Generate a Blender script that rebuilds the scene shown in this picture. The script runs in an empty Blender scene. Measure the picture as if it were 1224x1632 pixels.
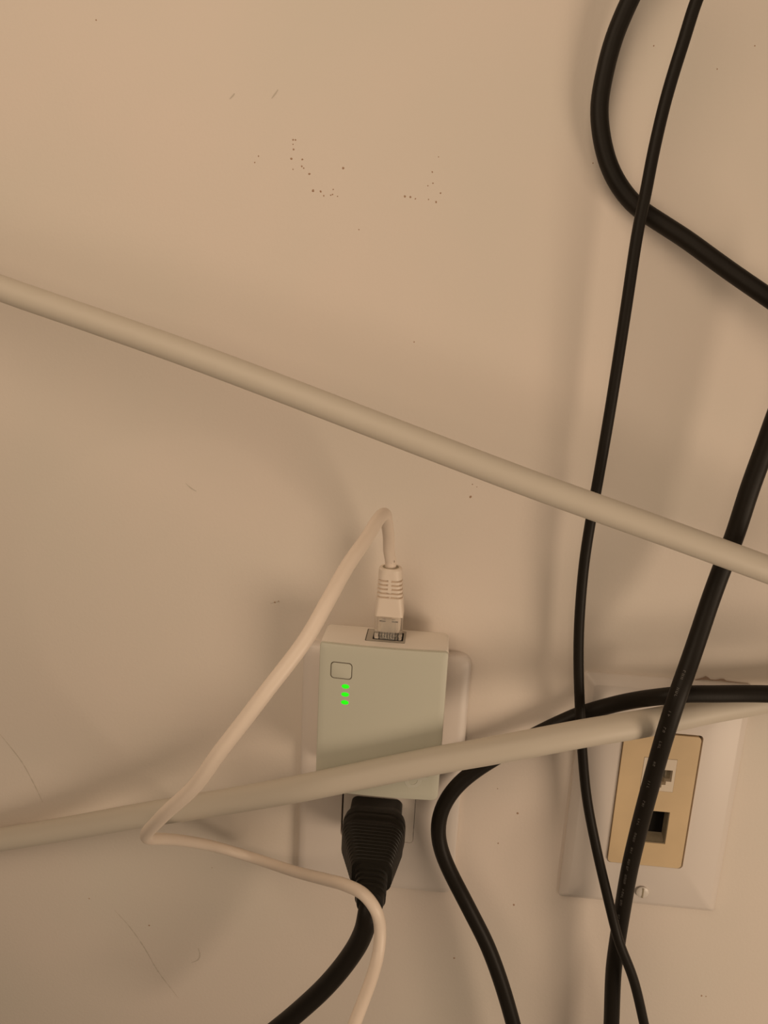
import bpy, bmesh, math, random
from mathutils import Vector, Matrix

S = 0.001                      # the measurements below are in millimetres
Z0 = 1200.0                    # height of the camera above the floor of the room, mm
scene = bpy.context.scene
COL = scene.collection

# ------------------------------------------------------------------ camera
CAM = Vector((0.0, -321.2, 0.0))
PITCH, YAW, ROLL = 0.2378, 0.0708, -0.0509
R = Matrix.Rotation(YAW, 3, 'Z') @ Matrix.Rotation(-PITCH, 3, 'X') @ Matrix.Rotation(ROLL, 3, 'Y')
FPX = 1226.0
cd = bpy.data.cameras.new('camera')
cam = bpy.data.objects.new('camera', cd)
COL.objects.link(cam)
cd.sensor_fit = 'VERTICAL'
cd.sensor_height = 24.0
cd.lens = 24.0 * FPX / 1632.0
cd.clip_start = 0.005
cd.clip_end = 50
cam.location = (CAM.x * S, CAM.y * S, (CAM.z + Z0) * S)
cam.rotation_euler = (R @ Matrix.Rotation(math.pi / 2, 3, 'X')).to_euler()
scene.camera = cam

# ------------------------------------------------------------------ world, lamps, exposure
w = bpy.data.worlds.new('room_light')
scene.world = w
w.use_nodes = True
w.node_tree.nodes['Background'].inputs['Color'].default_value = (1.0, 0.76, 0.54, 1)
w.node_tree.nodes['Background'].inputs['Strength'].default_value = 0.12


def area(name, loc, target, size, power, color):
    l = bpy.data.lights.new(name, 'AREA')
    l.shape = 'DISK'
    l.size = size
    l.energy = power
    l.color = color
    o = bpy.data.objects.new(name, l)
    COL.objects.link(o)
    o.location = loc
    o.rotation_euler = (Vector(target) - Vector(loc)).to_track_quat('-Z', 'Y').to_euler()
    return o


area('room_lamp', (0.52, -0.49, Z0 * S - 0.32), (0.0, 0, Z0 * S - 0.05), 0.32, 2.05, (1.0, 0.77, 0.56))
area('upper_left_fill', (-0.17, -0.43, Z0 * S + 0.21), (0.0, 0, Z0 * S - 0.03), 0.50, 1.30, (1.0, 0.76, 0.54))  # added soft fill from the upper left, brightens the top of the wall

vs = scene.view_settings
vs.view_transform = 'Standard'
vs.look = 'None'
vs.exposure = 0.0
vs.gamma = 1.0
vs.use_curve_mapping = False


# ------------------------------------------------------------------ helpers
def P3(x, h, z):
    """x right, h out from the wall, z up (mm) -> world metres"""
    return Vector((x * S, -h * S, (z + Z0) * S))


def at(px, py, h):
    """the point h mm in front of the wall that the photograph shows at (px, py); mm as (x, h, z)"""
    d = R @ Vector(((px - 612) / FPX, 1.0, -(py - 816) / FPX))
    t = (-h - CAM.y) / d.y
    q = CAM + d * t
    return (q.x, h, q.z)


def nodes_of(m):
    m.use_nodes = True
    return m.node_tree, m.node_tree.nodes['Principled BSDF']


def mat(name, rgb, rough=0.5, spec=0.5, bump=0.0, bscale=400.0, vary=0.0, vscale=30.0, coat=0.0):
    m = bpy.data.materials.new(name)
    nt, b = nodes_of(m)
    b.inputs['Base Color'].default_value = (*rgb, 1)
    b.inputs['Roughness'].default_value = rough
    b.inputs['Specular IOR Level'].default_value = spec
    b.inputs['Coat Weight'].default_value = coat
    tc = nt.nodes.new('ShaderNodeTexCoord')
    if vary:
        n = nt.nodes.new('ShaderNodeTexNoise')
        n.inputs['Scale'].default_value = vscale
        n.inputs['Detail'].default_value = 3
        r = nt.nodes.new('ShaderNodeValToRGB')
        r.color_ramp.elements[0].position = 0.3
        r.color_ramp.elements[1].position = 0.7
        r.color_ramp.elements[0].color = tuple(c * (1 - vary) for c in rgb) + (1,)
        r.color_ramp.elements[1].color = tuple(min(1, c * (1 + vary)) for c in rgb) + (1,)
        nt.links.new(tc.outputs['Object'], n.inputs['Vector'])
        nt.links.new(n.outputs['Fac'], r.inputs['Fac'])
        nt.links.new(r.outputs['Color'], b.inputs['Base Color'])
    if bump:
        n = nt.nodes.new('ShaderNodeTexNoise')
        n.inputs['Scale'].default_value = bscale
        n.inputs['Detail'].default_value = 2
        bp = nt.nodes.new('ShaderNodeBump')
        bp.inputs['Strength'].default_value = 1.0
        bp.inputs['Distance'].default_value = bump
        nt.links.new(tc.outputs['Object'], n.inputs['Vector'])
        nt.links.new(n.outputs['Fac'], bp.inputs['Height'])
        nt.links.new(bp.outputs['Normal'], b.inputs['Normal'])
    return m


def wall_mat():
    m = bpy.data.materials.new('painted_wall')
    nt, b = nodes_of(m)
    b.inputs['Roughness'].default_value = 0.62
    b.inputs['Specular IOR Level'].default_value = 0.35
    tc = nt.nodes.new('ShaderNodeTexCoord')

    def noise(scale, detail):
        n = nt.nodes.new('ShaderNodeTexNoise')
        n.inputs['Scale'].default_value = scale
        n.inputs['Detail'].default_value = detail
        nt.links.new(tc.outputs['Object'], n.inputs['Vector'])
        return n
    c = noise(9, 4)
    r = nt.nodes.new('ShaderNodeValToRGB')
    r.color_ramp.elements[0].position = 0.32
    r.color_ramp.elements[1].position = 0.68
    r.color_ramp.elements[0].color = (0.735, 0.672, 0.590, 1)
    r.color_ramp.elements[1].color = (0.785, 0.690, 0.610, 1)
    nt.links.new(c.outputs['Fac'], r.inputs['Fac'])
    nt.links.new(r.outputs['Color'], b.inputs['Base Color'])
    # broad trowel waves, then the fine roller texture
    n1, n2 = noise(7, 1), noise(650, 2)
    b1 = nt.nodes.new('ShaderNodeBump')
    b1.inputs['Distance'].default_value = 0.0035
    b1.inputs['Strength'].default_value = 1.0
    b2 = nt.nodes.new('ShaderNodeBump')
    b2.inputs['Distance'].default_value = 0.00007
    b2.inputs['Strength'].default_value = 1.0
    nt.links.new(n1.outputs['Fac'], b1.inputs['Height'])
    nt.links.new(n2.outputs['Fac'], b2.inputs['Height'])
    nt.links.new(b1.outputs['Normal'], b2.inputs['Normal'])
    nt.links.new(b2.outputs['Normal'], b.inputs['Normal'])
    return m


M = dict(
    wall=wall_mat(),
    plate=mat('white_plastic_plate', (0.76, 0.69, 0.63), 0.38, 0.5),
    outlet=mat('receptacle_plastic', (0.74, 0.67, 0.60), 0.4, 0.5),
    ivory=mat('aged_ivory_plastic', (0.70, 0.53, 0.32), 0.45, 0.4, vary=0.05, vscale=60),
    cream=mat('cream_plastic', (0.78, 0.68, 0.55), 0.45, 0.4),
    jackgrey=mat('jack_grey_plastic', (0.34, 0.285, 0.20), 0.6, 0.3, vary=0.12, vscale=300),
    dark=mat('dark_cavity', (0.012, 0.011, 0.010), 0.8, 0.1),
    shell=mat('adapter_shell', (0.86, 0.79, 0.70), 0.42, 0.5),  # lightened in place of overhead light on the housing's top
    face=mat('adapter_gloss_face', (0.60, 0.595, 0.50), 0.45, 0.4),
    logo=mat('adapter_logo', (0.64, 0.635, 0.55), 0.25, 0.5),
    seam=mat('seam_shadow_plastic', (0.12, 0.10, 0.075), 0.7, 0.2),
    portgrey=mat('port_bezel', (0.48, 0.43, 0.36), 0.5, 0.5),
    black=mat('black_pvc', (0.012, 0.009, 0.006), 0.50, 0.22, bump=0.00003, bscale=900),
    blacksoft=mat('black_rubber', (0.011, 0.009, 0.006), 0.45, 0.28, bump=0.00005, bscale=700),
    print_=mat('cord_print', (0.14, 0.13, 0.12), 0.6, 0.2),
    whitecord=mat('white_pvc_hose', (0.63, 0.57, 0.48), 0.5, 0.35),
    lan=mat('white_pvc_cable', (0.84, 0.72, 0.61), 0.45, 0.45),
    boot=mat('white_boot', (0.83, 0.72, 0.61), 0.45, 0.4),
    ink=mat('cable_ink', (0.10, 0.075, 0.05), 0.7, 0.2),
    pin=mat('contact_metal', (0.10, 0.085, 0.06), 0.35, 0.6),
    speck=mat('rust_speck', (0.42, 0.28, 0.19), 0.8, 0.1),
    crack=mat('hairline_grey', (0.60, 0.54, 0.46), 0.8, 0.1),
    tear=mat('torn_paint', (0.36, 0.26, 0.20), 0.8, 0.1),
    screw=mat('painted_screw', (0.76, 0.70, 0.63), 0.35, 0.5),
)
g = bpy.data.materials.new('clear_plastic')
nt, b = nodes_of(g)
b.inputs['Base Color'].default_value = (0.97, 0.96, 0.93, 1)
b.inputs['Transmission Weight'].default_value = 0.92
b.inputs['Roughness'].default_value = 0.06
b.inputs['IOR'].default_value = 1.16
M['clear'] = g
g = bpy.data.materials.new('green_led')
nt, b = nodes_of(g)
b.inputs['Base Color'].default_value = (0.01, 0.25, 0.01, 1)
b.inputs['Emission Color'].default_value = (0.015, 1.0, 0.0, 1)
b.inputs['Emission Strength'].default_value = 0.85
M['led'] = g


def link(name, me, m, parent=None, smooth=True, angle=35):
    o = bpy.data.objects.new(name, me)
    if m is not None and not me.materials:
        me.materials.append(m)
    COL.objects.link(o)
    if smooth:
        me.polygons.foreach_set('use_smooth', [True] * len(me.polygons))
        try:
            me.set_sharp_from_angle(angle=math.radians(angle))
        except Exception:
            pass
    if parent is not None:
        o.parent = parent
        o.matrix_parent_inverse = parent.matrix_world.inverted() if parent.type != 'EMPTY' else \
            Matrix.Translation(-Vector(parent.location))
    return o


def tag(o, label, cat=None, group=None, kind=None):
    if label:
        o['label'] = label
    if cat:
        o['category'] = cat
    if group:
        o['group'] = group
    if kind:
        o['kind'] = kind
    return o


def thing(name, label, cat, loc, group=None):
    o = bpy.data.objects.new(name, None)
    o.empty_display_size = 0.01
    COL.objects.link(o)
    o.location = P3(*loc)
    return tag(o, label, cat, group)


def fin(bm, name, m, parent=None, **k):
    bmesh.ops.recalc_face_normals(bm, faces=bm.faces)
    me = bpy.data.meshes.new(name)
    bm.to_mesh(me)
    bm.free()
    return link(name, me, m, parent, **k)


def rr(cx, cz, w_, h_, r, n=5, rt=None):
    """rounded rectangle as (a, b) pairs, counter-clockwise"""
    r = max(0.01, min(r, w_ / 2 - 0.01, h_ / 2 - 0.01))
    pts = []
    for (sx, sz, a0) in ((1, 1, 0), (-1, 1, 90), (-1, -1, 180), (1, -1, 270)):
        q = rt if (rt is not None and sz > 0) else r
        ox, oz = cx + sx * (w_ / 2 - q), cz + sz * (h_ / 2 - q)
        for i in range(n + 1):
            a = math.radians(a0 + 90 * i / n)
            pts.append((ox + q * math.cos(a), oz + q * math.sin(a)))
    return pts


def loft(bm, loops, cap0=True, cap1=True):
    rows = [[bm.verts.new(p) for p in lp] for lp in loops]
    n = len(rows[0])
    for a, b_ in zip(rows, rows[1:]):
        for i in range(n):
            j = (i + 1) % n
            bm.faces.new((a[i], a[j], b_[j], b_[i]))
    if cap0:
        bm.faces.new(rows[0][::-1])
    if cap1:
        bm.faces.new(rows[-1])
    return rows


def facing(pts, h):
    """(x, z) pairs -> loop on the plane h mm off the wall"""
    return [P3(x, h, z) for x, z in pts]


def panel(bm, outer, holes, h0, h1):
    """flat plate from h0 (back) to h1 (front) with through holes"""
    for h in (h0, h1):
        edges = []
        for lp in [outer] + holes:
            vs_ = [bm.verts.new(P3(x, h, z)) for x, z in lp]
            edges += [bm.edges.new((vs_[i], vs_[(i + 1) % len(vs_)])) for i in range(len(vs_))]
        bmesh.ops.triangle_fill(bm, use_beauty=True, use_dissolve=False, edges=edges)
    for lp in [outer] + holes:
        a = [bm.verts.new(P3(x, h0, z)) for x, z in lp]
        b_ = [bm.verts.new(P3(x, h1, z)) for x, z in lp]
        for i in range(len(lp)):
            j = (i + 1) % len(lp)
            bm.faces.new((a[i], a[j], b_[j], b_[i]))
    bmesh.ops.remove_doubles(bm, verts=bm.verts, dist=1e-7)


def box(bm, x0, x1, h0, h1, z0, z1):
    loft(bm, [facing([(x0, z0), (x1, z0), (x1, z1), (x0, z1)], h) for h in (h0, h1)])


def spline(pts, step=2.0):
    """Catmull-Rom through mm points (x, h, z[, radius]), resampled about every `step` mm"""
    P = [Vector(p[:3]) for p in pts]
    P = [P[0] * 2 - P[1]] + P + [P[-1] * 2 - P[-2]]
    out = []
    for i in range(1, len(P) - 2):
        p0, p1, p2, p3 = P[i - 1:i + 3]
        # centripetal parameters keep the tight bends free of loops
        t0 = 0.0
        t1 = t0 + max((p1 - p0).length, 1e-3) ** 0.5
        t2 = t1 + max((p2 - p1).length, 1e-3) ** 0.5
        t3 = t2 + max((p3 - p2).length, 1e-3) ** 0.5
        n = max(2, int((p2 - p1).length / step))
        for k in range(n):
            t = t1 + (t2 - t1) * k / n
            A1 = p0 * ((t1 - t) / (t1 - t0)) + p1 * ((t - t0) / (t1 - t0))
            A2 = p1 * ((t2 - t) / (t2 - t1)) + p2 * ((t - t1) / (t2 - t1))
            A3 = p2 * ((t3 - t) / (t3 - t2)) + p3 * ((t - t2) / (t3 - t2))
            B1 = A1 * ((t2 - t) / (t2 - t0)) + A2 * ((t - t0) / (t2 - t0))
            B2 = A2 * ((t3 - t) / (t3 - t1)) + A3 * ((t - t1) / (t3 - t1))
            out.append(B1 * ((t2 - t) / (t2 - t1)) + B2 * ((t - t1) / (t2 - t1)))
    out.append(P[-2])
    for _ in range(3):                       # ease the curve
        out = [out[0]] + [(out[i - 1] + out[i] * 2 + out[i + 1]) / 4 for i in range(1, len(out) - 1)] + [out[-1]]
    return out


def tube(name, path, rad, m, parent=None, sides=20, lobes=0.0):
    """round cord along a list of mm points; lobes > 0 gives the shallow waists of a two-core cord"""
    bm = bmesh.new()
    W = [P3(*p) for p in path]
    n = len(W)
    T = [(W[min(i + 1, n - 1)] - W[max(i - 1, 0)]).normalized() for i in range(n)]
    u = T[0].cross(Vector((0, 1, 0))).normalized()
    loops = []
    for i in range(n):
        u = (u - T[i] * u.dot(T[i])).normalized()
        v = T[i].cross(u)
        lp = []
        for k in range(sides):
            a = 2 * math.pi * k / sides
            r = rad * S * (1 - lobes * max(0.0, math.cos(2 * (a - math.pi / 2))) ** 6)
            lp.append(W[i] + u * (r * math.cos(a)) + v * (r * math.sin(a)))
        loops.append(lp)
    loft(bm, loops)
    return fin(bm, name, m, parent, angle=60)


def pxpath(rows, step=2.0):
    return spline([at(*r) for r in rows], step)


# ------------------------------------------------------------------ the wall
OX, OZ = -18.0, -201.2          # centre of the power outlet, mm
PX, PZ = 105.9, -201.7          # centre of the phone outlet
bm = bmesh.new()
panel(bm, [(-1400, -Z0), (1400, -Z0), (1400, 1300), (-1400, 1300)],
      [rr(OX, OZ, 50, 84, 2, 1), rr(PX, PZ, 50, 84, 2, 1)], -60, 0)
wall = tag(fin(bm, 'wall_back', M['wall'], smooth=False),
           'beige painted wall with faint specks and scratches', kind='structure')

# specks, spatters and small scratches on the paint
random.seed(4)
bm = bmesh.new()


def blot(px, py, rpx, h=0.12):
    x, _, z = at(px, py, 0)
    sc = rpx / 3.9
    n = 7
    lp = []
    ph = random.random() * 6
    for k in range(n):
        a = 2 * math.pi * k / n + ph
        q = sc * (0.75 + 0.5 * random.random())
        lp.append((x + q * math.cos(a), z + q * math.sin(a)))
    loft(bm, [facing(lp, 0.0), facing([(x + (a - x) * .7, z + (b_ - z) * .7) for a, b_ in lp], h)], cap0=False)


for q in [(464, 253, 1.9), (482, 254, 1.6), (468, 238, 1.4), (467, 223, 1.5), (471, 223, 1.2), (467, 230, 1.0),
          (481, 265, 1.4), (484, 268, 1.2), (467, 270, 1.1), (493, 277, 1.6), (499, 304, 1.9), (511, 305, 1.8),
          (516, 312, 1.3), (530, 310, 1.4), (531, 302, 1.0), (527, 311, 1.1), (538, 313, 1.0), (547, 268, 1.7),
          (645, 313, 1.7), (654, 314, 1.5), (662, 317, 1.1), (689, 274, 1.2), (690, 292, 1.1), (682, 296, 0.9),
          (702, 308, 1.3), (695, 322, 1.6), (683, 318, 1.0), (412, 249, 1.1), (406, 259, 1.1), (699, 250, 0.9),
          (750, 792, 2.2), (753, 772, 0.9), (760, 776, 0.8), (572, 366, 1.1), (660, 545, 1.1), (153, 32, 1.2),
          (825, 1296, 2.0), (794, 1344, 1.4), (819, 1442, 2.0), (724, 1527, 1.8), (1118, 1587, 1.8),
          (1125, 1588, 1.2), (238, 1475, 1.8), (142, 1432, 1.3), (338, 1383, 1.0), (438, 960, 1.4), (444, 958, 1.1),
          (1042, 73, 1.0), (1203, 73, 1.1), (1143, 110, 1.0), (945, 260, 0.9), (793, 1257, 1.0)]:
    blot(*q)
tag(fin(bm, 'paint_speck', M['speck'], wall, smooth=False), 'scattered small rust-brown specks', kind='stuff')


def ribbon(bm, pts, wid, jitter=0.0, h=0.08):
    q = [at(px, py, 0) for px, py in pts]
    sp = spline(q, 1.0)
    L, Rr = [], []
    for i, p in enumerate(sp):
        a, b_ = sp[max(i - 1, 0)], sp[min(i + 1, len(sp) - 1)]
        t = Vector((b_.x - a.x, b_.z - a.z)).normalized()
        nn = Vector((-t.y, t.x)) * (wid / 2) * (1 + jitter * (random.random() - .5) * 2) * \
            (0.25 + 0.75 * math.sin(math.pi * (i + .3) / len(sp)))
        L.append(bm.verts.new(P3(p.x + nn.x, h, p.z + nn.y)))
        Rr.append(bm.verts.new(P3(p.x - nn.x, h, p.z - nn.y)))
    for i in range(len(sp) - 1):
        bm.faces.new((L[i], L[i + 1], Rr[i + 1], Rr[i]))


bm = bmesh.new()
ribbon(bm, [(0, 1170), (22, 1197), (36, 1216), (52, 1245), (68, 1278)], 0.55, .5)
fin(bm, 'hairline_crack', M['crack'], wall, smooth=False)
bm = bmesh.new()
ribbon(bm, [(182, 1450), (205, 1475), (228, 1507), (252, 1548), (284, 1590)], 0.5, .6)
fin(bm, 'hairline_crack', M['crack'], wall, smooth=False)
bm = bmesh.new()
ribbon(bm, [(316, 1511), (319, 1522), (316, 1530), (305, 1534)], 0.6, .3)
fin(bm, 'crescent_scratch', M['crack'], wall, smooth=False)
for pts in ([(433, 157), (440, 148), (443, 143)], [(296, 770), (305, 779), (313, 783)], [(366, 158), (372, 152), (374, 149)],
            [(431, 962), (440, 959), (446, 959)]):
    bm = bmesh.new()
    ribbon(bm, pts, 0.45, .4)
    fin(bm, 'small_scratch', M['crack'], wall, smooth=False)
bm = bmesh.new()                               # torn paint along the top of the phone plate
top = [(1107, 1082.0, 1.5), (1113, 1080.5, 2.5), (1119, 1079.0, 4), (1124, 1076.5, 7), (1128, 1078.5, 5), (1132, 1082, 2),
       (1140, 1082.5, 1.8), (1148, 1081, 3.5), (1153, 1081, 4.5), (1157, 1084, 2), (1168, 1085.5, 1.3), (1180, 1087, 1),
       (1192, 1088, .7)]
A = [bm.verts.new(P3(*[at(x, y, 0)[i] if i != 1 else 0.5 for i in range(3)])) for x, y, t in top]
B = [bm.verts.new(P3(*[at(x, y + t * .9, 0)[i] if i != 1 else 0.5 for i in range(3)])) for x, y, t in top]
for i in range(len(top) - 1):
    bm.faces.new((A[i], A[i + 1], B[i + 1], B[i]))
fin(bm, 'torn_paint_edge', M['tear'], wall, smooth=False)

# ------------------------------------------------------------------ power outlet
outlet = thing('power_outlet', 'white power outlet with rounded wall plate behind the small white adapter', 'outlet', (OX, 0, OZ))
PW, PH = 75.5, 123.0
bm = bmesh.new()
gx = 0.0
loops = [facing(rr(OX + dx, OZ, a, b_, r), h) for dx, a, b_, r, h in (
    (0, PW, PH, 5.0, 0.0), (0, PW, PH, 5.0, 2.6), (0, PW - 0.8, PH - 0.8, 4.8, 3.8), (0, PW - 2.4, PH - 2.4, 4.4, 4.6),
    (0, PW - 9, PH - 10, 3.5, 5.3), (0, 46, 82, 2.5, 6.1), (0, 34.3, 67.9, 1.8, 6.2), (0, 34.3, 67.9, 1.8, 0.4))]
loft(bm, loops, cap0=False, cap1=False)
fin(bm, 'wall_plate', M['plate'], outlet)
bm = bmesh.new()
holes = []
for cz in (OZ + 19.5, OZ - 19.5):
    holes += [rr(OX - 6.1, cz + 3, 2.0, 8.2, .2, 1), rr(OX + 6.5, cz + 3, 2.0, 7.0, .2, 1), rr(OX + .2, cz - 7.4, 4.8, 4.8, 2.2, 3)]
RX = OX + 0.35
panel(bm, rr(RX, OZ, 33.2, 66.8, 1.5), holes, -14, 6.7)
bmesh.ops.recalc_face_normals(bm, faces=bm.faces)
fin(bm, 'receptacle_face', M['outlet'], outlet, smooth=False)
bm = bmesh.new()
box(bm, OX - 24, OX + 24, -40, -14.2, OZ - 41, OZ + 41)
fin(bm, 'outlet_box', M['dark'], outlet, smooth=False)

# ------------------------------------------------------------------ phone and data outlet
phone = thing('data_outlet', 'white wall plate with yellowed ivory insert holding two jacks', 'outlet', (PX, 0, PZ))
bm = bmesh.new()
loops = [facing(rr(PX, PZ, a, b_, r), h) for a, b_, r, h in (
    (72.3, 115.3, 1.4, 0.0), (72.3, 115.3, 1.4, 1.3), (71.8, 114.8, 1.4, 1.8), (65.2, 108.0, 1.6, 4.7), (64.2, 107, 1.6, 4.9), (34.4, 67.7, 1.8, 5.3),
    (34.4, 67.7, 1.8, 0.2))]
loft(bm, loops, cap0=False, cap1=False)
fin(bm, 'wall_plate', M['plate'], phone)
IX, IZ = PX - 0.42, PZ + 0.2
KX = 106.0
K1 = (98.7, 113.2, -196.2, -179.9)     # upper jack opening
K2 = (99.0, 113.4, -222.8, -206.3)     # lower jack opening
bm = bmesh.new()
rect = lambda k: [(k[0], k[2]), (k[1], k[2]), (k[1], k[3]), (k[0], k[3])]
panel(bm, rr(IX, IZ, 33.0, 66.5, 1.8), [rect(K1), rect(K2)], 0.5, 6.3)
fin(bm, 'ivory_insert', M['ivory'], phone, smooth=False)
# upper jack: cream module with a stepped socket
bm = bmesh.new()
cx = (K1[0] + K1[1]) / 2
o_ = [(K1[0] + .12, K1[2] + .15), (K1[1] - .12, K1[2] + .15), (K1[1] - .12, K1[3] - .15), (K1[0] + .12, K1[3] - .15)]
zt = -185.4
sock = [(cx - 5.9, zt), (cx - 5.9, zt - 5.6), (cx - 3.6, zt - 5.6), (cx - 3.6, zt - 7.4), (cx - 1.9, zt - 7.4), (cx - 1.9, zt - 8.9),
        (cx + 1.9, zt - 8.9), (cx + 1.9, zt - 7.4), (cx + 3.6, zt - 7.4), (cx + 3.6, zt - 5.6), (cx + 5.9, zt - 5.6), (cx + 5.9, zt)]
sock = sock[::-1]
panel(bm, o_, [sock], 1.0, 6.4)
up = fin(bm, 'jack_module', M['cream'], phone, smooth=False)
bm = bmesh.new()
loft(bm, [facing(sock, h) for h in (3.6, 3.8)])
fin(bm, 'socket_floor', M['jackgrey'], up, smooth=False)
bm = bmesh.new()
for k in range(6):
    box(bm, cx - 3.2 + k * 1.27, cx - 2.9 + k * 1.27, 3.8, 4.4, zt - 5, zt - .4)
tag(fin(bm, 'socket_contacts', M['pin'], up, smooth=False), None, kind='stuff')
# lower jack: empty opening, grey walls and a black depth
bm = bmesh.new()
panel(bm, [(K2[0] - 1, K2[2] - 1), (K2[1] + 1, K2[2] - 1), (K2[1] + 1, K2[3] + 1), (K2[0] - 1, K2[3] + 1)],
      [[(K2[0] + .1, K2[2] + .1), (K2[1] - .1, K2[2] + .1), (K2[1] - .1, K2[3] - .1), (K2[0] + .1, K2[3] - .1)]], -7.5, 0.45)
panel(bm, [(K2[0] + .03, K2[2] + .03), (K2[1] - .03, K2[2] + .03), (K2[1] - .03, K2[3] - .03), (K2[0] + .03, K2[3] - .03)],
      [[(K2[0] + .3, K2[2] + .3), (K2[1] - .3, K2[2] + .3), (K2[1] - .3, K2[3] - .3), (K2[0] + .3, K2[3] - .3)]], 0.44, 6.0)
lo = fin(bm, 'jack_module', M['jackgrey'], phone, smooth=False)
tag(lo, 'empty jack opening with grey walls')
bm = bmesh.new()                               # sloping ledge along the bottom of the empty jack
loft(bm, [[P3(x, h, z) for h, z in ((5.2, K2[2] + .32), (5.2, K2[2] + .5), (-7.4, K2[2] + 4.2), (-7.4, K2[2] + .32))] for x in (K2[0] + .32, K2[1] - .32)])
fin(bm, 'jack_ledge', M['jackgrey'], lo, smooth=False)
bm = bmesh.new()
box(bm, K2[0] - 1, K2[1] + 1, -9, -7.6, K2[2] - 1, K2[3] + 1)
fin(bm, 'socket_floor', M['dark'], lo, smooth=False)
bm = bmesh.new()
loft(bm, [facing(rr(PX, PZ, 48, 82, 1), h) for h in (-30, -12)])
fin(bm, 'mounting_box', M['dark'], phone, smooth=False)
bm = bmesh.new()                               # black strap plate, stands in for shade in the gap round the insert
loft(bm, [facing(rr(PX, PZ, 34.0, 67.3, 1.6), h) for h in (0.2, 0.45)])
fin(bm, 'gap_shade_strap', M['dark'], phone, smooth=False)
# screws
for zc in (PZ + 48.0, PZ - 48.0):
    bm = bmesh.new()
    cxs = 106.8
    circ = lambda r: [(cxs + r * math.cos(2 * math.pi * k / 24), zc + r * math.sin(2 * math.pi * k / 24)) for k in range(24)]
    loft(bm, [facing(circ(2.9), 5.6), facing(circ(2.85), 5.95), facing(circ(2.3), 6.25), facing(circ(1.2), 6.4)])
    sc = fin(bm, 'screw', M['screw'], phone)
    bm = bmesh.new()
    box(bm, cxs - .38, cxs + .38, 6.3, 6.45, zc - 2.5, zc + 2.5)
    fin(bm, 'screw_slot', M['jackgrey'], sc, smooth=False)

# ------------------------------------------------------------------ powerline adapter
AX0, AX1, AZ0, AZ1 = -44.4, 8.6, -196.2, -127.8
ACX, ACZ, AW, AH = (AX0 + AX1) / 2, (AZ0 + AZ1) / 2, AX1 - AX0, AZ1 - AZ0
ad = thing('network_adapter', 'small white network adapter with three green lights in the power outlet', 'adapter', (ACX, 7, ACZ))


def bulge(x, z):
    return 1.3 * (1 - ((x - ACX) / (AW / 2)) ** 2) + 0.5 * (1 - ((z - ACZ) / (AH / 2)) ** 2)


def facing_b(pts, h, k=1.0):
    return [P3(x, h + k * bulge(x, z), z) for x, z in pts]


def rrd(w_, h_, r, cx=ACX, cz=ACZ, n=5, sub=8, rt=None):
    """rounded rectangle with subdivided straight sides, so that the face can bow"""
    base = rr(cx, cz, w_, h_, r, n, rt if rt is not None else (r * .45 if cz == ACZ and cx == ACX else None))
    out = []
    for i, p in enumerate(base):
        q = base[(i + 1) % len(base)]
        out.append(p)
        if i % (n + 1) == n:
            for k in range(1, sub):
                out.append((p[0] + (q[0] - p[0]) * k / sub, p[1] + (q[1] - p[1]) * k / sub))
    return out


bm = bmesh.new()
loft(bm, [facing(rrd(AW - 5, AH - 4, 2.5), 6.9), facing(rrd(AW - 1.2, AH - .8, 2.6), 8.0), facing(rrd(AW - .1, AH - .1, 2.6), 10.0),
          facing_b(rrd(AW, AH, 2.6), 26.6), facing_b(rrd(AW - .3, AH - .3, 2.5), 26.9), facing_b(rrd(AW - 2, AH - 2, 2.2), 26.9)])
body = fin(bm, 'housing', M['shell'], ad)
bm = bmesh.new()
loops = [facing_b(rrd(AW - 2.4, AH - 2.4, 2.2), 26.8), facing_b(rrd(AW - 1.5, AH - 1.5, 2.3), 26.95), facing_b(rrd(AW - 1.5, AH - 1.5, 2.3), 27.5), facing_b(rrd(AW - .15, AH - .15, 2.6), 27.65),
         facing_b(rrd(AW - .15, AH - .15, 2.6), 28.6), facing_b(rrd(AW - .5, AH - .5, 2.5), 29.0), facing_b(rrd(AW - 1.3, AH - 1.3, 2.2), 29.2)]
for f_ in (0.9, 0.8, 0.68, 0.55, 0.42, 0.3, 0.18, 0.07):
    loops.append(facing_b(rrd((AW - 1.3) * f_, (AH - 1.3) * f_, 2.2 * f_), 29.2))
loft(bm, loops)
cover = tag(fin(bm, 'front_cover', M['face'], ad), 'glossy faintly greenish front cover')
FH = 29.2
# pairing button
bx, bz = -34.9, -139.1
bm = bmesh.new()
loft(bm, [facing_b(rr(bx, bz, 9.1, 7.3, 1.5), FH - .3), facing_b(rr(bx, bz, 9.1, 7.3, 1.5), FH + .04)])
bt = fin(bm, 'button_gap', M['seam'], cover, smooth=False)
bm = bmesh.new()
loft(bm, [facing_b(rr(bx, bz, 8.4, 6.6, 1.3), FH), facing_b(rr(bx, bz, 8.4, 6.6, 1.3), FH + .12), facing_b(rr(bx, bz, 8.1, 6.3, 1.2), FH + .2)])
fin(bm, 'pairing_button', M['face'], cover)
for zc in (-145.9, -149.5, -153.1):
    bm = bmesh.new()
    e = lambda f_: [(-32.9 + 1.6 * f_ * math.cos(2 * math.pi * k / 20), zc + .95 * f_ * math.sin(2 * math.pi * k / 20)) for k in range(20)]
    loft(bm, [facing_b(e(1), FH - .2), facing_b(e(1), FH + .08), facing_b(e(.6), FH + .2)])
    tag(fin(bm, 'status_light', M['led'], cover), 'lit green status light')
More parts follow.
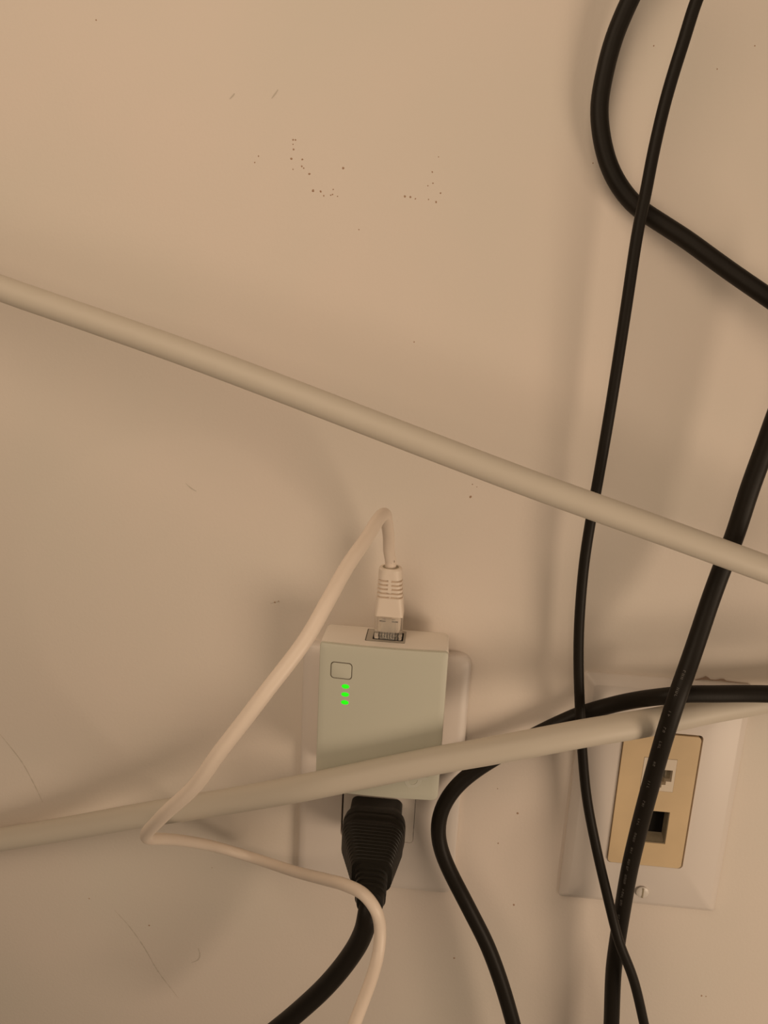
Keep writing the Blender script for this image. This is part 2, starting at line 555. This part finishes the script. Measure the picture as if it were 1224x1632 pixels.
# round emblem low on the right of the cover
bm = bmesh.new()
n = 26
lo_, li_, lo2, li2 = [], [], [], []
ex, ez = -2.7, -186.6
for k in range(n + 1):
    a = math.radians(75 + 300 * k / n)
    for lst, r_, hh in ((lo_, 3.6, .12), (li_, 2.1, .12), (lo2, 3.7, 0), (li2, 2.0, 0)):
        x, z = ex + r_ * math.cos(a), ez + r_ * math.sin(a)
        lst.append(bm.verts.new(P3(x, FH + bulge(x, z) + hh, z)))
for k in range(n):
    bm.faces.new((lo_[k], lo_[k + 1], li_[k + 1], li_[k]))
    bm.faces.new((lo2[k], lo2[k + 1], lo_[k + 1], lo_[k]))
    bm.faces.new((li_[k], li_[k + 1], li2[k + 1], li2[k]))
x, z = ex + 3.4, ez + 1.3
for (x0, x1, z0, z1) in ((ex + .3, ex + 6.6, ez + .4, ez + 1.9),):
    loft(bm, [facing_b([(x0, z0), (x1, z0), (x1, z1), (x0, z1)], FH), facing_b([(x0, z0), (x1, z0), (x1, z1), (x0, z1)], FH + .12)])
fin(bm, 'emblem', M['logo'], cover)


def topface(pts, z):
    """(x, h) pairs -> loop on the horizontal plane z"""
    return [P3(x, h, z) for x, h in pts]


# ethernet port in the top side
bm = bmesh.new()
loft(bm, [topface(rr(-18.05, 17.1, 16.7, 13.0, .5, 2), AZ1 - .4), topface(rr(-18.05, 17.1, 16.7, 13.0, .5, 2), AZ1 + .05)])
port = fin(bm, 'ethernet_port', M['seam'], ad, smooth=False)
bm = bmesh.new()
loft(bm, [topface(rr(-17.85, 17.2, 16.2, 12.5, .4, 2), AZ1), topface(rr(-17.85, 17.2, 16.2, 12.5, .4, 2), AZ1 + .14)])
fin(bm, 'port_bezel', M['portgrey'], port, smooth=False)
bm = bmesh.new()
CX, CH = -17.0, 17.4
loft(bm, [topface(rr(CX, CH, 12.8, 8.6, .3, 1), AZ1 + .05), topface(rr(CX, CH, 12.8, 8.6, .3, 1), AZ1 + .2)])
fin(bm, 'port_opening', M['dark'], port, smooth=False)

# ------------------------------------------------------------------ white network cable with its plug
lan = thing('network_cable', 'thin white network cable looping from the adapter toward the camera and back', 'cable', (CX, CH, AZ1))
zb = AZ1 + 0.25
bm = bmesh.new()
loft(bm, [topface(rr(CX, CH, a, b_, .5, 2), z) for a, b_, z in ((11.6, 7.6, zb), (11.7, 7.8, zb + .5), (11.7, 7.8, zb + 10.6), (10.6, 6.8, zb + 10.9))])
clr = tag(fin(bm, 'plug_shell', M['clear'], lan), 'clear plastic plug shell')
bm = bmesh.new()
loft(bm, [topface(rr(CX, CH, a, b_, .8, 3), z) for a, b_, z in ((9.2, 6.4, zb + 3.0), (9.6, 6.8, zb + 3.6), (9.6, 6.8, zb + 10.4))])
fin(bm, 'cable_core', M['boot'], clr)
bm = bmesh.new()
for k in range(8):
    box(bm, CX - 4.1 + k * 1.1, CX - 3.5 + k * 1.1, CH - 2.6, CH + 2.9, zb + .6, zb + 1.7)
tag(fin(bm, 'contacts', M['pin'], clr, smooth=False), None, kind='stuff')
bm = bmesh.new()                               # the two crimp marks
for sx in (-1, 1):
    box(bm, CX + sx * 2.6 - 1.3, CX + sx * 2.6 + 1.3, CH + 3.3, CH + 3.5, zb + 7.7, zb + 8.1)
fin(bm, 'crimp_mark', M['ink'], clr, smooth=False)
bm = bmesh.new()                               # latch, pressed against the front of the plug
loft(bm, [topface(rr(CX, CH + 4.7, 6.0, .9, .2, 1), zb + .5), topface(rr(CX, CH + 5.0, 6.0, .9, .2, 1), zb + 6), topface(rr(CX, CH + 5.3, 5.6, .8, .2, 1), zb + 9.5)])
fin(bm, 'plug_latch', M['clear'], clr)
# ribbed boot
ribs = [zb + 18.6 + k * 1.75 for k in range(5)]
zs = [zb + 10.2, zb + 10.5]
zs += [zb + 14.5]
for r_ in ribs:
    zs += [r_ - .42, r_ - .3, r_ + .3, r_ + .42]
zs += [zb + 29.0, zb + 30.0, zb + 30.6]
zt_ = zs[-1]
bm = bmesh.new()
loops = []
for z in zs:
    t = (z - zs[0]) / (zt_ - zs[0])
    a, b_, r_ = 11.8 - 2.3 * t, 9.2 - 1.0 * t, 1.2 + 2.2 * t
    cxb = CX - 0.6 * t
    e = 0.0
    if z > zt_ - .3:
        e = .8
    ring = rrd(a - e, b_ - e, r_, cxb, CH, 5, 8)
    groove = any(abs(z - q) < .35 for q in ribs)
    if groove:
        ring = [(cxb + (x - cxb) * (.84 if abs(x - cxb) > .75 else 1), CH + (h - CH) * (.78 if abs(x - cxb) > .75 else 1)) for x, h in ring]
    loops.append(topface(ring, z))
loft(bm, loops)
boot = tag(fin(bm, 'strain_relief', M['boot'], lan, angle=25), 'white ribbed boot above the plug')
bm = bmesh.new()
loft(bm, [topface(rr(CX - .6, CH, 6.8, 6.0, 3.0, 5), zt_ - .1), topface(rr(CX - .6, CH, 6.8, 6.0, 3.0, 5), zt_ + .08)])
fin(bm, 'boot_mouth', M['jackgrey'], boot)
start = [(CX - .6, CH, zt_ - 3), (CX - .5, CH, zt_ + 1.5)]
lanpix = [(619.5, 878, 21), (619.5, 858, 26), (617, 836, 36), (613, 819, 50), (602, 829, 64), (583, 860, 78), (555, 900, 92), (524, 955, 104), (487, 1020, 112),
          (426, 1100, 119), (388, 1150, 121), (349, 1200, 121), (313, 1250, 117), (269, 1291, 108), (246, 1314, 96), (234, 1328, 82),
          (238, 1336, 66), (262, 1337, 50), (300, 1341, 32), (345, 1350, 16), (390, 1363, 10), (430, 1376, 16), (470, 1389, 32), (520, 1402, 54),
          (552, 1411, 67), (580, 1425, 73), (598, 1448, 75), (606, 1480, 74), (603, 1520, 77), (592, 1560, 84), (577, 1600, 92), (560, 1645, 100), (540, 1700, 110)]
path = spline(start + [at(*q) for q in lanpix], 1.6)
jacket = tube('cable_jacket', path, 2.35, M['lan'], lan, 20)
LANR = 2.35


def glyphs_on(path, rad, items, parent, m, name='printed_mark', side=0.5):
    """small printed strokes lying on a cord: items are (arc index, along mm, across mm, length along, width across)"""
    bm = bmesh.new()
    n = len(path)
    for (i, along, da, dl, dw) in items:
        p = Vector(path[i])
        t = (Vector(path[min(i + 1, n - 1)]) - Vector(path[max(i - 1, 0)])).normalized()
        outv = Vector((0, 1, 0))
        outv = (outv - t * outv.dot(t)).normalized()
        acr = t.cross(outv)
        base = p + t * along
        def pt(u_, v_, k=1.0):
            ang = (side + (v_ / rad))
            return base + t * u_ + (outv * math.cos(ang) + acr * math.sin(ang)) * (rad + .05)
        vs_ = [bm.verts.new(P3(*pt(u_, v_))) for u_, v_ in ((0, da), (dl, da), (dl, da + dw), (0, da + dw))]
        bm.faces.new(vs_)
    o = fin(bm, name, m, parent, smooth=False)
    o['kind'] = 'stuff'
    return o


# the grey print near the boot ends in a 5
near = min(range(len(path)), key=lambda i: (Vector(path[i]) - Vector(at(617, 893, 19))).length)
five = [(0, 0, .25, 1.5), (0, 0, 1.0, .25), (.8, .0, .25, 1.5), (.8, 1.25, .9, .25), (1.6, 0, .25, 1.5)]
items = [(near, .2 + a, -.2 + b_, c, d) for a, b_, c, d in five]
items += [(near, 3.4, -.3, .3, 1.2), (near, 4.2, -.3, .9, .3), (near, 6.3, -.3, .3, .8), (near, 7.2, -.2, 1.0, .3)]
glyphs_on(path, LANR, items, jacket, M['ink'], side=-0.75)

# ------------------------------------------------------------------ black power plug and its cord
pc = thing('power_cable', 'black power cable with ribbed plug below the white adapter', 'cable', (-19, 7, -221))
bm = bmesh.new()
sec = [(6.8, 23.0, 17, 3, 0), (7.2, 23.6, 17.6, 3, 0), (13.6, 23.8, 18, 4, 0), (14.2, 24.4, 18.6, 5, 0), (16.6, 27.4, 20.4, 7, 0), (18, 28, 21, 7.5, 0), (20.6, 28.2, 21.2, 7.5, 0),
       (21.2, 27.6, 20.6, 7.5, 0), (21.8, 27.6, 20.6, 7.5, 0), (22.4, 28, 21, 7.5, 0), (24.6, 27.6, 20.6, 7.5, 0), (25.2, 26.8, 19.8, 7, 0), (25.8, 26.8, 19.8, 7, 0), (26.4, 27.2, 20.2, 7, 0)]
h = 27.6
while h < 47.5:
    t = (h - 27.6) / 20
    wv, tv = 27.0 - 9.8 * t, 20 - 6.0 * t
    for dh, k in ((0, 0), (.9, 0), (1.1, .32), (1.55, .32)):
        sec.append((h + dh, wv - 9.8 * dh / 20 - k, tv - k, 5.5 - 1.5 * t, t * 1.6))
    h += 1.85
sec += [(48.4, 16.6, 14.0, 4, 1.7), (48.6, 14.2, 12, 4, 1.7)]
h = 49.2
while h < 58.5:
    t = (h - 49.2) / 10
    for dh, k in ((0, 0), (1.0, 0), (1.2, .9), (1.8, .9)):
        sec.append((h + dh, 13.6 - 1.6 * t - k, 11.8 - 1.0 * t - k, 4, 1.7 + t * .8))
    h += 2.4
sec.append((60.4, 10.5, 10, 4, 2.4))
sec.append((60.9, 8.5, 8.5, 4, 2.4))
PLX, PLZ = -18.6, -221.0
loops = [facing(rr(PLX + dx, PLZ - .25 * max(0, hh - 48), a, b_, r, 6), hh) for hh, a, b_, r, dx in sec]
loft(bm, loops)
tag(fin(bm, 'plug_body', M['blacksoft'], pc, angle=28), 'black ribbed plug body')
bm = bmesh.new()
for sx in (-6.1, 6.5):
    box(bm, OX + sx - .6, OX + sx + .6, -9, 7.0, OZ - 19.5, OZ - 19.5 + 6)
fin(bm, 'plug_blade', M['pin'], pc, smooth=False)
end = (PLX + 2.4, 58.0, PLZ - 2.6)
cp = [end, (PLX + 2.0, 62.5, PLZ - 5.0)] + [at(*q) for q in ((583, 1474, 62), (572, 1502, 60), (548, 1538, 57), (518, 1573, 54), (485, 1604, 51), (448, 1635, 48), (400, 1670, 45), (340, 1700, 42))]
path = spline(cp, 2)
tube('cord', path, 4.1, M['black'], pc, 22, lobes=0.09)

# ------------------------------------------------------------------ the loose cords
def cord(name, label, rows, rad, m, cat='cord', lobes=0.0, sides=22):
    path = pxpath(rows)
    o = tube(name, path, rad, m, None, sides, lobes)
    tag(o, label, cat)
    return o, path


cord('black_cord', 'thick black cord bending in a hook at the top right, behind the thin one',
     [(1060, -90, 12), (1030, -50, 11), (1004, 0, 10), (978.5, 61, 9), (962.5, 122, 8), (955, 171, 7.5), (958, 214, 7.5), (969, 260, 7.5), (985.5, 294, 8), (1013, 328, 9),
      (1048, 352, 10), (1093, 381, 12), (1130, 408, 14), (1166, 434, 16), (1224, 474, 20), (1290, 520, 24), (1400, 600, 30)],
     3.3, M['black'], lobes=0.09)

cord('thin_black_cord', 'thinnest black cord running top to bottom, crossing two thicker black cords',
     [(1150, -90, 26), (1132, -50, 25), (1110, 0, 24), (1091, 61, 22), (1071.7, 122, 21), (1058, 171, 20), (1041, 245, 20), (1029.4, 306, 20), (1016.6, 368, 19),
      (998, 490, 18), (981, 600, 17), (967.8, 681, 16), (950, 782, 15), (941.5, 829, 15), (931, 898, 15), (923.5, 987, 15), (922, 1050, 16), (924, 1123, 18),
      (928, 1196, 16), (935.7, 1275, 16), (952, 1359, 20), (965, 1415, 26), (978, 1469, 31), (986.5, 1501, 33), (1009, 1559, 33), (1026.5, 1632, 32), (1040, 1700, 32), (1060, 1790, 32)],
     2.15, M['black'], lobes=0.05)

_, path = cord('printed_black_cord', 'black cord with tiny grey print passing in front of the ivory jack insert',
     [(1310, 460, 34), (1262, 600, 32), (1240, 655, 31), (1222, 705, 30), (1195, 779, 29), (1171, 853, 28), (1148, 913, 28), (1132, 957, 29), (1112, 1017, 32), (1099, 1055, 35), (1081, 1106, 40),
      (1062.7, 1162, 40), (1046, 1219, 36), (1030.6, 1275, 32), (1016, 1331, 28), (1003, 1387, 25), (993, 1444, 23), (984, 1500, 22), (978, 1546, 22), (974.5, 1632, 22), (972, 1700, 22), (972, 1800, 22)],
     3.55, M['black'], lobes=0.06)
printed = bpy.data.objects['printed_black_cord']
# worn, unreadable print: short strokes in word-like clusters
random.seed(11)
items = []


def nearest(px, py, hh):
    q = Vector(at(px, py, hh))
    return min(range(len(path)), key=lambda i: (Vector(path[i]) - q).length)


words_ = [(1095, 1070, 36, 3), (1083, 1100, 38, 3), (1076, 1125, 38, 2), (1070, 1150, 39, 2), (1064, 1172, 38, 3), (1052, 1210, 37, 2), (1047, 1240, 35, 3), (1036, 1270, 33, 3), (1026, 1300, 31, 3),
          (1020, 1322, 29, 4), (1013, 1345, 28, 3), (1008, 1366, 27, 5), (1000, 1388, 25, 4), (998, 1412, 24, 4), (994, 1430, 24, 3), (991, 1452, 23, 4), (989, 1468, 22, 2)]
for (a, b_, c, k) in words_:
    i = nearest(a, b_, c)
    for q in range(k):
        al = q * 1.35
        items.append((i, al, -.45, .22, .9))
        if random.random() < .7:
            items.append((i, al, -.45 + random.choice((0, .35, .7)), .75, .2))
        if random.random() < .5:
            items.append((i, al + .6, -.45, .22, .9))
glyphs_on(path, 3.55, items, printed, M['print_'], side=-0.62)

cord('looped_black_cord', 'black cord coming from the right edge and bending down beside the outlet',
     [(1420, 1125, 34), (1300, 1110, 31), (1224, 1106, 29), (1180, 1105.5, 28), (1133, 1106, 28), (1095, 1106, 28), (1060, 1109.5, 27), (1026, 1113.5, 20), (992, 1119.5, 14), (962, 1127, 10.5), (930, 1136.5, 8.5),
      (900, 1149, 8), (870, 1163, 8), (830, 1184, 9), (790, 1207, 11), (760, 1226, 12), (738, 1243, 13), (721, 1261, 14), (707, 1283, 15), (699.5, 1307, 15.5), (698.5, 1331, 16),
      (704.5, 1359, 17), (718, 1391, 19), (736, 1426, 22), (754, 1461, 24), (775, 1503, 26), (795, 1555, 28), (818, 1632, 30), (836, 1710, 31), (850, 1800, 32)],
     3.45, M['black'], lobes=0.08)

# two thick white hoses in front of the wall
cord('white_hose', 'upper of the two thick white hoses, sloping down to the right',
     [(-300, 345, 26), (-150, 401, 29), (0, 459, 33), (150, 511, 37), (300, 564, 42), (460, 624, 46), (660, 701, 49), (860, 776.5, 51), (1040, 841, 51), (1224, 908, 50), (1330, 948, 48), (1460, 998, 46)],
     4.9, M['whitecord'], cat='hose', sides=32)
cord('white_hose', 'lower of the two thick white hoses, passing in front of the adapter',
     [(-300, 1385, 5.8), (-120, 1356, 5.8), (0, 1338, 8), (110, 1320, 12), (222, 1300, 18), (369, 1276, 27), (460, 1260, 34), (520, 1248, 37), (610, 1229, 37.6), (700, 1211, 37.6), (780, 1197, 37.5), (849, 1184, 37.2), (940, 1167, 35), (1000, 1157.5, 31), (1040, 1150.5, 25.5),
      (1085, 1141.5, 21.5), (1133, 1131, 18.5), (1189, 1121, 15), (1224, 1114, 13), (1300, 1100, 10), (1420, 1080, 8)],
     5.55, M['whitecord'], cat='hose', sides=32)
